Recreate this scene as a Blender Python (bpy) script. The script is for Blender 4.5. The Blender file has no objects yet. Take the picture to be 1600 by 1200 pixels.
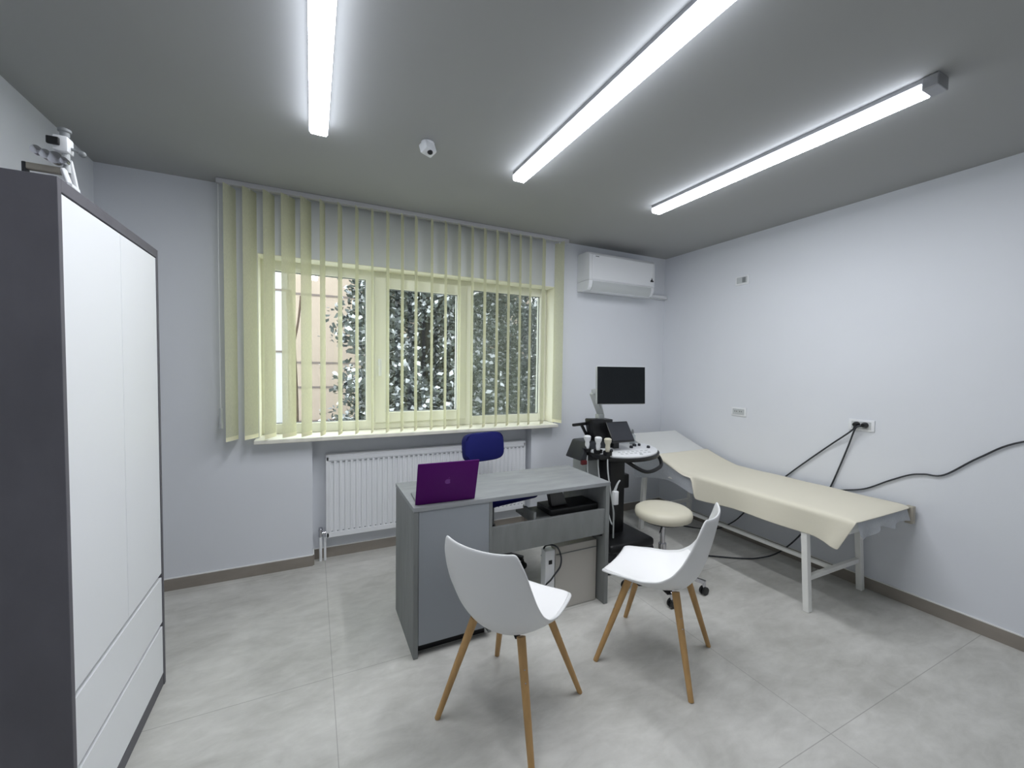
import bpy, bmesh, math, random
from mathutils import Vector, Matrix
random.seed(7)
SC = bpy.context.scene
COL = SC.collection
PI = math.pi

# ------------------------------------------------------------------ materials
def srgb(r, g, b):
    f = lambda c: (c/12.92 if c <= .04045 else ((c+.055)/1.055)**2.4)
    return (f(r/255), f(g/255), f(b/255), 1)

def mat(name, rgb, rough=.5, metal=0, var=0, scale=8, bump=0, stretch=(1, 1, 1), spec=.5, bscale=None):
    m = bpy.data.materials.new(name); m.use_nodes = True
    nt = m.node_tree; b = nt.nodes['Principled BSDF']
    c = srgb(*rgb)
    b.inputs['Base Color'].default_value = c
    b.inputs['Roughness'].default_value = rough
    b.inputs['Metallic'].default_value = metal
    b.inputs['Specular IOR Level'].default_value = spec
    if var or bump:
        tc = nt.nodes.new('ShaderNodeTexCoord'); mp = nt.nodes.new('ShaderNodeMapping')
        mp.inputs['Scale'].default_value = stretch
        nt.links.new(tc.outputs['Object'], mp.inputs['Vector'])
    if var:
        n = nt.nodes.new('ShaderNodeTexNoise'); n.inputs['Scale'].default_value = scale
        n.inputs['Detail'].default_value = 6; n.inputs['Roughness'].default_value = .6
        nt.links.new(mp.outputs['Vector'], n.inputs['Vector'])
        r = nt.nodes.new('ShaderNodeValToRGB')
        r.color_ramp.elements[0].position = .3; r.color_ramp.elements[1].position = .7
        r.color_ramp.elements[0].color = tuple(min(1, x*(1-var)) for x in c[:3]) + (1,)
        r.color_ramp.elements[1].color = tuple(min(1, x*(1+var)) for x in c[:3]) + (1,)
        nt.links.new(n.outputs['Fac'], r.inputs['Fac'])
        nt.links.new(r.outputs['Color'], b.inputs['Base Color'])
    if bump:
        n2 = nt.nodes.new('ShaderNodeTexNoise'); n2.inputs['Scale'].default_value = bscale or scale*6
        n2.inputs['Detail'].default_value = 4
        nt.links.new(mp.outputs['Vector'], n2.inputs['Vector'])
        bp = nt.nodes.new('ShaderNodeBump'); bp.inputs['Strength'].default_value = bump
        bp.inputs['Distance'].default_value = .01
        nt.links.new(n2.outputs['Fac'], bp.inputs['Height'])
        nt.links.new(bp.outputs['Normal'], b.inputs['Normal'])
    return m

def emit(name, rgb, strength):
    m = bpy.data.materials.new(name); m.use_nodes = True
    b = m.node_tree.nodes['Principled BSDF']
    b.inputs['Base Color'].default_value = (.9, .9, .9, 1)
    b.inputs['Emission Color'].default_value = srgb(*rgb)
    b.inputs['Emission Strength'].default_value = strength
    return m

def sheer(name, rgb, clear, transl=.5, amp=.06):
    m = bpy.data.materials.new(name); m.use_nodes = True
    nt = m.node_tree; nt.nodes.clear()
    o = nt.nodes.new('ShaderNodeOutputMaterial'); t = nt.nodes.new('ShaderNodeBsdfTransparent')
    d = nt.nodes.new('ShaderNodeBsdfDiffuse'); l = nt.nodes.new('ShaderNodeBsdfTranslucent')
    d.inputs['Color'].default_value = srgb(*rgb); l.inputs['Color'].default_value = srgb(*rgb)
    # fine woven threads in the cloth
    tc = nt.nodes.new('ShaderNodeTexCoord'); mp = nt.nodes.new('ShaderNodeMapping')
    mp.inputs['Scale'].default_value = (60, 60, 9)
    n = nt.nodes.new('ShaderNodeTexNoise'); n.inputs['Scale'].default_value = 6
    nt.links.new(tc.outputs['Object'], mp.inputs['Vector']); nt.links.new(mp.outputs['Vector'], n.inputs['Vector'])
    mr = nt.nodes.new('ShaderNodeMapRange')
    mr.inputs['From Min'].default_value = .3; mr.inputs['From Max'].default_value = .7
    mr.inputs['To Min'].default_value = max(0, clear-amp); mr.inputs['To Max'].default_value = clear+amp
    nt.links.new(n.outputs['Fac'], mr.inputs['Value'])
    a = nt.nodes.new('ShaderNodeMixShader'); a.inputs[0].default_value = transl
    nt.links.new(d.outputs[0], a.inputs[1]); nt.links.new(l.outputs[0], a.inputs[2])
    x = nt.nodes.new('ShaderNodeMixShader')
    nt.links.new(mr.outputs['Result'], x.inputs[0])
    nt.links.new(a.outputs[0], x.inputs[1]); nt.links.new(t.outputs[0], x.inputs[2])
    nt.links.new(x.outputs[0], o.inputs['Surface'])
    return m

def glassmat(name):
    m = bpy.data.materials.new(name); m.use_nodes = True
    nt = m.node_tree; nt.nodes.clear()
    o = nt.nodes.new('ShaderNodeOutputMaterial'); t = nt.nodes.new('ShaderNodeBsdfTransparent')
    t.inputs['Color'].default_value = (.93, .96, .95, 1)
    g = nt.nodes.new('ShaderNodeBsdfGlossy'); g.inputs['Roughness'].default_value = .02
    x = nt.nodes.new('ShaderNodeMixShader'); x.inputs[0].default_value = .05
    nt.links.new(t.outputs[0], x.inputs[1]); nt.links.new(g.outputs[0], x.inputs[2])
    nt.links.new(x.outputs[0], o.inputs['Surface'])
    return m

def floormat():
    m = bpy.data.materials.new('concrete_tile'); m.use_nodes = True
    nt = m.node_tree; b = nt.nodes['Principled BSDF']; L = nt.links.new
    tc = nt.nodes.new('ShaderNodeTexCoord')
    def noise(scale, detail, st, rough=.6, dist=0):
        mp = nt.nodes.new('ShaderNodeMapping'); mp.inputs['Scale'].default_value = st
        n = nt.nodes.new('ShaderNodeTexNoise'); n.inputs['Scale'].default_value = scale
        n.inputs['Detail'].default_value = detail; n.inputs['Roughness'].default_value = rough
        n.inputs['Distortion'].default_value = dist
        L(tc.outputs['Object'], mp.inputs['Vector']); L(mp.outputs['Vector'], n.inputs['Vector'])
        return n.outputs['Fac']
    a = noise(1.7, 8, (1, 1.5, 1), .62, .6); c = noise(7, 8, (1.0, 2.2, 1), .65, .4)
    mx = nt.nodes.new('ShaderNodeMix'); mx.data_type = 'FLOAT'; mx.inputs[0].default_value = .4
    L(a, mx.inputs[2]); L(c, mx.inputs[3])
    r = nt.nodes.new('ShaderNodeValToRGB')
    e = r.color_ramp.elements
    e[0].position = .36; e[0].color = srgb(182, 181, 175); e[1].position = .66; e[1].color = srgb(216, 215, 210)
    L(mx.outputs[0], r.inputs['Fac'])
    # joints between 1.2 m tiles
    sx = nt.nodes.new('ShaderNodeSeparateXYZ'); L(tc.outputs['Object'], sx.inputs[0])
    def joint(sock, off, period):
        s = nt.nodes.new('ShaderNodeMath'); s.operation = 'SUBTRACT'; s.inputs[1].default_value = off; L(sock, s.inputs[0])
        p = nt.nodes.new('ShaderNodeMath'); p.operation = 'PINGPONG'; p.inputs[1].default_value = period/2; L(s.outputs[0], p.inputs[0])
        q = nt.nodes.new('ShaderNodeMath'); q.operation = 'LESS_THAN'; q.inputs[1].default_value = .0016; L(p.outputs[0], q.inputs[0])
        return q.outputs[0]
    j1 = joint(sx.outputs[0], .083, 1.85); j2 = joint(sx.outputs[1], .91, 1.2)
    mm = nt.nodes.new('ShaderNodeMath'); mm.operation = 'MAXIMUM'; L(j1, mm.inputs[0]); L(j2, mm.inputs[1])
    mk = nt.nodes.new('ShaderNodeMath'); mk.operation = 'MULTIPLY'; mk.inputs[1].default_value = .5; L(mm.outputs[0], mk.inputs[0])
    mc = nt.nodes.new('ShaderNodeMix'); mc.data_type = 'RGBA'
    mc.inputs['B'].default_value = srgb(118, 116, 111)
    L(mk.outputs[0], mc.inputs['Factor']); L(r.outputs['Color'], mc.inputs['A'])
    L(mc.outputs['Result'], b.inputs['Base Color'])
    b.inputs['Roughness'].default_value = .48; b.inputs['Specular IOR Level'].default_value = .35
    return m

M = {}
M['wall'] = mat('wall_paint', (226, 229, 234), .85, var=.012, scale=2, bump=.02, bscale=120, spec=.2)
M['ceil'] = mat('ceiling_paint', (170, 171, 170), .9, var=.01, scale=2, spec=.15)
M['floor'] = floormat()
M['base'] = mat('skirting_tile', (146, 139, 130), .5, var=.08, scale=5, stretch=(1, 1, 3))
M['caulk'] = mat('white_caulk', (235, 235, 233), .6)
M['white'] = mat('white_plastic', (236, 238, 240), .35)
M['whitepl'] = mat('white_shell_plastic', (230, 231, 231), .38)
M['pad'] = mat('white_seat_pad', (250, 250, 250), .5, bump=.03, bscale=200)
M['offwhite'] = mat('window_pvc', (240, 240, 226), .4)
M['sill'] = mat('sill_board', (240, 238, 226), .4)
M['alu'] = mat('brushed_aluminium', (160, 161, 164), .4, .6)
M['rail'] = mat('blind_rail_white', (196, 196, 198), .5)
M['diff'] = emit('light_diffuser', (248, 250, 255), 43.0)
M['diffside'] = emit('light_diffuser_side', (236, 242, 255), 9.0)
M['dark'] = mat('wardrobe_dark_concrete', (98, 97, 103), .6, var=.12, scale=5, stretch=(1, 1, .5))
M['wdoor'] = mat('wardrobe_white_front', (240, 242, 245), .45)
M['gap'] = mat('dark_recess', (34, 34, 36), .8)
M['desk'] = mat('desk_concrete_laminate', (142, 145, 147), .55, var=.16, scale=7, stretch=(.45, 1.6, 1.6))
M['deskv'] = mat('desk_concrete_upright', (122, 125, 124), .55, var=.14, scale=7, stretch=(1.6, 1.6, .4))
M['deskf'] = mat('desk_plain_grey_front', (140, 145, 150), .5)
M['black'] = mat('black_plastic', (17, 18, 20), .4)
M['dgrey'] = mat('dark_grey_plastic', (44, 47, 52), .5)
M['mgrey'] = mat('mid_grey_plastic', (128, 132, 134), .5)
M['lgrey'] = mat('light_grey_plastic', (196, 200, 200), .45)
M['screen'] = mat('dark_screen', (9, 14, 17), .22)
M['tscreen'] = mat('grey_touch_screen', (48, 50, 56), .35)
M['purple'] = mat('purple_lid', (80, 0, 96), .55, spec=.2)
M['purplelight'] = mat('light_purple_emblem', (104, 12, 128), .35)
M['blue'] = mat('blue_fabric', (5, 14, 98), .85, bump=.1, bscale=400)
M['wood'] = mat('beech_wood', (184, 146, 94), .5, var=.14, scale=10, stretch=(3, 3, .25))
M['chrome'] = mat('chrome', (200, 200, 205), .15, 1)
M['radw'] = mat('radiator_white', (238, 240, 243), .35)
M['cream'] = mat('cream_leatherette', (214, 209, 190), .4)
M['sheet'] = mat('cream_sheet', (229, 224, 206), .8, bump=.05, bscale=60)
M['padw'] = mat('white_mattress_vinyl', (228, 229, 226), .45)
M['bedwhite'] = mat('white_painted_steel', (240, 240, 236), .35)
M['beige'] = mat('beige_cap', (176, 170, 156), .5)
M['film'] = sheer('clear_plastic_film', (214, 218, 224), .2, .35)
M['slat'] = sheer('cream_slat_cloth', (222, 222, 192), .14, .42)
M['mesh'] = sheer('insect_screen_mesh', (110, 114, 108), .70, .3, .01)
M['slatband'] = mat('cream_slat_hem', (234, 231, 198), .6)
M['glass'] = glassmat('window_glass')
M['pink'] = mat('pink_render', (163, 149, 135), .9, var=.03, scale=3)
M['pinkdark'] = mat('pinkish_grey_base', (112, 97, 92), .9, var=.1, scale=5)
M['whiteb'] = mat('white_render', (178, 178, 177), .9)
M['seam'] = mat('grey_seam', (110, 100, 95), .9)
M['leaf'] = mat('grey_green_needles', (66, 72, 68), .8, var=.3, scale=4)
M['frost'] = mat('white_frosted_needles', (182, 185, 187), .8)
M['bark'] = mat('brown_bark', (84, 68, 56), .9, var=.3, scale=12)
M['darkbark'] = mat('dark_bark', (40, 38, 36), .9, var=.2, scale=9)
M['ground'] = mat('pale_ground', (172, 172, 171), .9, var=.1, scale=2)
M['bottle'] = mat('clear_bottle_plastic', (176, 182, 184), .25)
M['heater'] = mat('heater_enamel', (184, 181, 174), .45)
M['red'] = mat('dark_red_plastic', (88, 22, 26), .5)

# ------------------------------------------------------------------ mesh builder
class MB:
    def __init__(s): s.bm = bmesh.new()
    def _merge(s, o, mtx=None):
        if mtx is not None: bmesh.ops.transform(o, matrix=mtx, verts=o.verts)
        me = bpy.data.meshes.new('t'); o.to_mesh(me); o.free(); s.bm.from_mesh(me); bpy.data.meshes.remove(me)
        return s
    def box(s, x0, x1, y0, y1, z0, z1, bev=0, seg=2, mtx=None):
        o = bmesh.new(); bmesh.ops.create_cube(o, size=1)
        for v in o.verts:
            v.co = Vector((x0+(v.co.x+.5)*(x1-x0), y0+(v.co.y+.5)*(y1-y0), z0+(v.co.z+.5)*(z1-z0)))
        if bev: bmesh.ops.bevel(o, geom=o.edges[:], offset=bev, segments=seg, profile=.5, affect='EDGES')
        return s._merge(o, mtx)
    def rod(s, a, b, r0, r1=None, n=16, cap=True):
        r1 = r0 if r1 is None else r1
        a = Vector(a); b = Vector(b); d = b-a
        o = bmesh.new(); bmesh.ops.create_cone(o, cap_ends=cap, segments=n, radius1=r0, radius2=r1, depth=d.length)
        q = Vector((0, 0, 1)).rotation_difference(d.normalized()).to_matrix().to_4x4()
        return s._merge(o, Matrix.Translation((a+b)/2) @ q)
    def bar(s, a, b, w, h, bev=0):            # square-section bar from a to b
        a = Vector(a); b = Vector(b); d = b-a
        o = bmesh.new(); bmesh.ops.create_cube(o, size=1)
        for v in o.verts: v.co = Vector((v.co.x*w, v.co.y*h, v.co.z*d.length))
        if bev: bmesh.ops.bevel(o, geom=o.edges[:], offset=bev, segments=2, profile=.5, affect='EDGES')
        z = d.normalized(); up = Vector((0, 0, 1)) if abs(z.z) < .9 else Vector((0, 1, 0))
        x = up.cross(z).normalized(); y = z.cross(x)
        R = Matrix((x, y, z)).transposed().to_4x4()
        return s._merge(o, Matrix.Translation((a+b)/2) @ R)
    def sphere(s, c, r, sc=(1, 1, 1), n=20):
        o = bmesh.new(); bmesh.ops.create_uvsphere(o, u_segments=n, v_segments=n//2, radius=r)
        return s._merge(o, Matrix.Translation(c) @ Matrix.Diagonal((*sc, 1)))
    def lathe(s, prof, c=(0, 0, 0), n=32, mtx=None):
        o = bmesh.new(); rings = []
        for r, z in prof:
            rings.append([o.verts.new((r*math.cos(2*PI*k/n), r*math.sin(2*PI*k/n), z)) for k in range(n)])
        for A, B in zip(rings, rings[1:]):
            for k in range(n): o.faces.new((A[k], A[(k+1) % n], B[(k+1) % n], B[k]))
        o.faces.new(rings[0][::-1]); o.faces.new(rings[-1])
        bmesh.ops.remove_doubles(o, verts=o.verts, dist=1e-5)
        return s._merge(o, Matrix.Translation(c) @ (mtx or Matrix()))
    def tube(s, pts, r, n=8, res=8):
        P = [Vector(p) for p in pts]; C = []
        if len(P) > 2 and res > 1:
            Q = [P[0]*2-P[1]] + P + [P[-1]*2-P[-2]]
            for i in range(1, len(Q)-2):
                p0, p1, p2, p3 = Q[i-1:i+3]
                for k in range(res):
                    t = k/res
                    C.append(.5*((2*p1)+(p2-p0)*t+(2*p0-5*p1+4*p2-p3)*t*t+(-p0+3*p1-3*p2+p3)*t**3))
            C.append(P[-1])
        else: C = P
        o = bmesh.new(); rings = []; nrm = None
        for i, p in enumerate(C):
            t = (C[min(i+1, len(C)-1)]-C[max(i-1, 0)]).normalized()
            if nrm is None:
                nrm = t.orthogonal().normalized()
            nrm = (nrm - t*nrm.dot(t)).normalized(); bn = t.cross(nrm)
            rings.append([o.verts.new(p+(nrm*math.cos(2*PI*k/n)+bn*math.sin(2*PI*k/n))*r) for k in range(n)])
        for A, B in zip(rings, rings[1:]):
            for k in range(n): o.faces.new((A[k], A[(k+1) % n], B[(k+1) % n], B[k]))
        o.faces.new(rings[0][::-1]); o.faces.new(rings[-1])
        return s._merge(o)
    def prism(s, poly, axis, a, b, bev=0):    # polygon in the two other axes, extruded along axis from a to b
        o = bmesh.new()
        def pt(u, v, w): return {'x': (w, u, v), 'y': (u, w, v), 'z': (u, v, w)}[axis]
        A = [o.verts.new(pt(u, v, a)) for u, v in poly]; B = [o.verts.new(pt(u, v, b)) for u, v in poly]
        o.faces.new(A); o.faces.new(B[::-1]); n = len(poly)
        for k in range(n): o.faces.new((A[k], B[k], B[(k+1) % n], A[(k+1) % n]))
        bmesh.ops.recalc_face_normals(o, faces=o.faces)
        if bev: bmesh.ops.bevel(o, geom=o.edges[:], offset=bev, segments=2, profile=.5, affect='EDGES')
        return s._merge(o)
    def grid(s, rows):                        # rows of points -> quads
        o = bmesh.new(); V = [[o.verts.new(p) for p in r] for r in rows]
        for A, B in zip(V, V[1:]):
            for k in range(len(A)-1): o.faces.new((A[k], A[k+1], B[k+1], B[k]))
        return s._merge(o)
    def build(s, name, m, parent=None, smooth=False, off=None, recalc=True):
        off = Vector(off) if off is not None else (root_of(parent).location.copy() if parent is not None and not root_of(parent).get('_local') else Vector())
        if recalc: bmesh.ops.recalc_face_normals(s.bm, faces=s.bm.faces)
        for v in s.bm.verts: v.co -= off
        me = bpy.data.meshes.new(name); s.bm.to_mesh(me); s.bm.free()
        me.materials.append(m)
        if smooth:
            for p in me.polygons: p.use_smooth = True
            if smooth != 'all':
                try: me.set_sharp_from_angle(angle=math.radians(40))
                except Exception: pass
        o = bpy.data.objects.new(name, me); COL.objects.link(o)
        if parent is not None: o.parent = parent
        return o

def root_of(o):
    while o.parent is not None: o = o.parent
    return o
def tag(o, label, cat, group=None, kind=None):
    o['label'] = label; o['category'] = cat
    if group: o['group'] = group
    if kind: o['kind'] = kind
    return o
def thing(name, label, cat, loc=(0, 0, 0), rz=0, group=None, local=False):
    o = bpy.data.objects.new(name, None); COL.objects.link(o)
    o.empty_display_size = .1; o.location = loc; o.rotation_euler = (0, 0, rz)
    if local: o['_local'] = 1
    return tag(o, label, cat, group)
def struct(o): o['kind'] = 'structure'; return o
def copytree(o, parent=None):
    c = o.copy(); COL.objects.link(c)
    if parent is not None: c.parent = parent
    for ch in list(o.children): copytree(ch, c)
    return c
def mods(o, solid=None, sub=0, offset=0, bevel=None):
    if solid:
        m = o.modifiers.new('solid', 'SOLIDIFY'); m.thickness = solid; m.offset = offset
    if bevel:
        m = o.modifiers.new('bev', 'BEVEL'); m.width = bevel; m.segments = 2
    if sub:
        m = o.modifiers.new('sub', 'SUBSURF'); m.levels = sub; m.render_levels = sub
    return o

# ------------------------------------------------------------------ setting
D, RX, LX, CZ, BY = 3.385, 3.475, -1.18, 2.705, -1.3
struct(MB().box(LX-.3, RX+.3, BY-.3, D+.12, -.1, 0).build('floor', M['floor']))
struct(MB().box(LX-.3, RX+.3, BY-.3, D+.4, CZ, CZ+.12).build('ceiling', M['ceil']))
struct(MB().box(LX-.25, LX, BY-.2, D+.36, 0, CZ).build('wall_left', M['wall']))
struct(MB().box(RX, RX+.25, BY-.2, D+.36, 0, CZ).build('wall_right', M['wall']))
struct(MB().box(LX, RX, BY-.2, BY, 0, CZ).build('wall_back', M['wall']))
ox0, ox1, oz0, oz1 = -.34, 2.085, .98, 2.272      # window opening
nx0, nx1, nz = -.002, 1.846, .95                  # radiator niche
wf = MB()
wf.box(LX, ox0, D, D+.34, 0, CZ); wf.box(ox1, RX, D, D+.34, 0, CZ); wf.box(ox0, ox1, D, D+.34, oz1, CZ)
wf.box(ox0, nx0, D, D+.34, 0, nz); wf.box(nx1, ox1, D, D+.34, 0, nz); wf.box(nx0, nx1, D+.105, D+.34, 0, nz)
wf.box(ox0, ox1, D+.16, D+.34, nz, oz0-.002)
struct(wf.build('wall_front', M['wall']))

def skirting(name, a, b, nrm, h=.078, t=.01):
    (x0, y0), (x1, y1) = a, b
    xs = sorted((x0, x1, x0+nrm[0]*t, x1+nrm[0]*t)); ys = sorted((y0, y1, y0+nrm[1]*t, y1+nrm[1]*t))
    o = struct(MB().box(xs[0], xs[-1], ys[0], ys[-1], 0.0005, h).build(name, M['base']))
    k = MB().box(xs[0], xs[-1], ys[0], ys[-1], h, h+.006).build('caulk_line', M['caulk'], o, off=(0, 0, 0))
    return o
skirting('baseboard_right', (RX, BY), (RX, D), (-1, 0))
skirting('baseboard_left', (LX, BY), (LX, D), (1, 0))
skirting('baseboard_front', (LX+.011, D), (nx0, D), (0, -1))
skirting('baseboard_front_corner', (nx1, D), (RX-.011, D), (0, -1))
skirting('baseboard_niche', (nx0+.011, D+.105), (nx1-.011, D+.105), (0, -1))
skirting('baseboard_niche_left', (nx0, D), (nx0, D+.105), (1, 0))
skirting('baseboard_niche_right', (nx1, D), (nx1, D+.105), (-1, 0))
skirting('baseboard_back', (LX+.011, BY), (RX-.011, BY), (0, 1))

# ------------------------------------------------------------------ window
win = bpy.data.objects.new('window_1', None); COL.objects.link(win); win['kind'] = 'structure'
wy = D+.16
def rect_frame(mb, x0, x1, z0, z1, w, y0, y1, bev=.004):
    mb.box(x0, x0+w, y0, y1, z0, z1, bev); mb.box(x1-w, x1, y0, y1, z0, z1, bev)
    mb.box(x0+w, x1-w, y0, y1, z0, z0+w, bev); mb.box(x0+w, x1-w, y0, y1, z1-w, z1, bev)
f = MB(); rect_frame(f, ox0, ox1, oz0, oz1, .075, wy, wy+.07)
f.box(.395, .475, wy, wy+.07, oz0+.07, oz1-.07, .004); f.box(1.225, 1.30, wy, wy+.07, oz0+.07, oz1-.07, .004)
f.build('fixed_frame', M['offwhite'], win)
f = MB(); rect_frame(f, .462, 1.245, oz0+.055, oz1-.05, .085, wy-.022, wy+.05, .006); f.build('sash', M['offwhite'], win)
f = MB(); f.box(.485, .51, wy-.04, wy-.022, 1.5, 1.56, .004); f.box(.487, .508, wy-.058, wy-.04, 1.42, 1.55, .004); f.build('window_handle', M['white'], win)
for a, b in ((ox0+.07, .40), (1.295, ox1-.07)): MB().box(a, b, wy+.03, wy+.036, oz0+.07, oz1-.07).build('pane', M['glass'], win)
MB().box(1.30, ox1-.073, wy+.058, wy+.0585, oz0+.072, oz1-.072).build('insect_screen', M['mesh'], win)
MB().box(.54, 1.165, wy+.01, wy+.016, oz0+.13, oz1-.13).build('pane', M['glass'], win)
f = MB()
for a, b, c, d in ((ox0+.073, .397, oz0+.073, oz1-.073), (1.298, ox1-.073, oz0+.073, oz1-.073)): rect_frame(f, a, b, c, d, .008, wy+.022, wy+.03, .001)
rect_frame(f, .545, 1.162, oz0+.138, oz1-.133, .008, wy-.004, wy+.01, .001)
f.build('gasket', M['mgrey'], win)
M['reveal_tint'] = mat('cream_slat_light_tint', (240, 238, 220), .6)  # cream colour stands in for light tinted by the slats
b = MB(); b.box(ox0, ox0+.004, D+.001, wy, oz0+.001, oz1-.004); b.box(ox1-.004, ox1, D+.001, wy, oz0+.001, oz1-.004); b.box(ox0, ox1, D+.001, wy, oz1-.004, oz1); b.build('reveal_tint_boards', M['reveal_tint'], win)  # thin boards added to carry the painted cream light on the reveal
MB().box(-.362, 2.078, 3.285, wy+.005, .95, .98, .006).build('window_sill', M['sill'], win)

# ------------------------------------------------------------------ vertical blind
BYL = 3.305
bl = thing('vertical_blind', 'cream vertical slat blind hanging from the ceiling in front of the window', 'blind', (.8, BYL, 2.69))
MB().box(-.557, 2.158, BYL-.022, BYL+.022, 2.672, 2.7045, .004).build('head_rail', M['rail'], bl)
# slats: [left, right] seen in the photo as world x on the blind's plane; each slat is 127 mm wide and twisted on its own
CAM = Vector((0, 0, 1.5))
SPAN = [(-.521, -.45), (-.414, -.333), (-.296, -.227), (-.189, -.102), (-.07, -.001), (.053, .089), (.172, .202), (.291, .315), (.404, .421), (.514, .538), (.625, .648), (.732, .755), (.86, .881), (.974, .996), (1.088, 1.113), (1.203, 1.226), (1.316, 1.342), (1.431, 1.456), (1.541, 1.566), (1.654, 1.676), (1.756, 1.779), (1.888, 1.922), (2.017, 2.122)]
W = .127
for i, (a, b) in enumerate(SPAN):
    c = (a+b)/2
    phi = math.atan2(c, BYL)
    s = min(1, (b-a)*math.cos(phi)/W)
    dl = math.asin(s)
    psi = phi+dl if c < 2.0 else phi-dl
    ux, uy = math.sin(psi), math.cos(psi)
    if uy < 0: ux, uy = -ux, -uy
    # keep the cloth clear of wall and sill front
    rows = []
    bot = .992 if i > 0 else .986
    for z in (2.668, 2.2, 1.7, 1.3, bot):
        r = []
        for k in range(9):
            t = (k/8-.5)
            bow = .006*(1-(2*t)**2)
            yy = BYL + t*W*uy - bow*ux
            r.append((c+t*W*ux+bow*uy, min(yy, D-.006), z))
        rows.append(r)
    sl = MB().grid(rows).build('slat', M['slat'], bl, smooth='all', recalc=False)
    hem = []
    for z in (bot+.028, bot):
        hem.append([(x, y-.0008, z) for x, y, _ in rows[0]])
    hb = MB().grid(hem).build('hem_weight', M['slatband'], sl, smooth='all', off=bl.location)
    ch = MB().box(c-.004, c+.004, BYL-.006, BYL+.006, 2.655, 2.674).build('carrier_clip', M['white'], sl, off=bl.location)
MB().tube([(-.548, BYL, 2.67), (-.549, BYL-.004, 1.9), (-.548, BYL, 1.20)], .0022).build('cord', M['white'], bl, smooth=True)
MB().rod((-.548, BYL, 1.205), (-.548, BYL, 1.07), .009, .013).build('cord_weight', M['lgrey'], bl, smooth=True)

# ------------------------------------------------------------------ ceiling lights
def light(x, label):
    t = thing('linear_light', label, 'ceiling light', (x, 1.59, 2.66), 0, 'linear ceiling lights')
    w = .042
    h = MB(); h.box(x-w+.002, x+w-.002, .84, 2.34, 2.683, 2.7045, .001)
    h.build('housing', M['alu'], t)
    df = MB().prism([(x-w, 2.683), (x-w, 2.662), (x-w+.008, 2.652), (x+w-.008, 2.652), (x+w, 2.662), (x+w, 2.683)], 'y', .845, 2.336).build('diffuser', M['diff'], t)
    df.data.materials.append(M['diffside'])           # frosted side walls glow less than the lens below
    for p in df.data.polygons:
        if p.center.z + t.location.z > 2.654: p.material_index = 1
    e = MB(); e.box(x-w-.003, x+w+.003, .79, .842, 2.652, 2.7045, .004); e.build('end_cap', M['alu'], t)
    return t
light(.034, 'glowing white linear ceiling light at the left, nearest the grey and white wardrobe')
light(1.158, 'glowing white linear ceiling light in the middle, running over the desk')
light(2.29, 'glowing white linear ceiling light with grey end cap, nearest the bare right wall')

# ceiling sensor
t = thing('ceiling_sensor', 'small white sensor with a dark lens mounted on the ceiling between two lights', 'sensor', (.565, 2.24, 2.70))
MB().lathe([(.034, 0), (.036, -.004), (.034, -.012), (.02, -.016)], (.565, 2.25, 2.7045)).build('mounting_base', M['white'], t, smooth=True)
mt = Matrix.Translation((.563, 2.242, 2.668)) @ Matrix.Rotation(.5, 4, 'Z') @ Matrix.Rotation(-.35, 4, 'X')
MB().box(-.037, .037, -.028, .028, -.026, .026, .008, mtx=mt).build('sensor_body', M['white'], t, smooth=True)
MB().sphere((.572, 2.228, 2.645), .015, (1, 1, .8)).build('lens', M['black'], t, smooth=True)

# ------------------------------------------------------------------ wardrobe
wx0, wx1, wy0, wy1, wz = -1.166, -.627, 1.585, 2.405, 2.008
t = thing('wardrobe', 'tall dark grey wardrobe with white doors and two white drawers by the left wall', 'wardrobe', (-.9, 2.0, 0))
MB().box(wx0, wx1, wy0, wy0+.02, 0.001, wz, .0015).build('side_panel', M['dark'], t)
MB().box(wx0, wx1, wy1-.02, wy1, 0.001, wz, .0015).build('side_panel', M['dark'], t)
MB().box(wx0, wx1, wy0+.02, wy1-.02, wz-.035, wz, .001).build('top_panel', M['dark'], t)
MB().box(wx0, wx0+.01, wy0+.02, wy1-.02, .03, wz-.035).build('rear_panel', M['dark'], t)
MB().box(wx0+.01, wx1-.05, wy0+.02, wy1-.02, .06, .08).build('bottom_panel', M['dark'], t)
MB().box(wx1-.08, wx1-.004, wy0+.02, wy1-.02, .001, .055).build('plinth', M['dark'], t)
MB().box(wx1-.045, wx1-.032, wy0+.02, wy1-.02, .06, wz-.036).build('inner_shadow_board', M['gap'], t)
ym = (wy0+wy1)/2+.01
for a, b in ((wy0+.023, ym-.0015), (ym+.0015, wy1-.022)):
    MB().box(wx1-.022, wx1-.003, a, b, .532, wz-.039, .0012).build('door', M['wdoor'], t)
MB().box(wx1-.022, wx1-.003, wy0+.023, wy1-.022, .302, .512, .0012).build('drawer', M['wdoor'], t)
MB().box(wx1-.022, wx1-.003, wy0+.023, wy1-.022, .060, .282, .0012).build('drawer', M['wdoor'], t)

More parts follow.
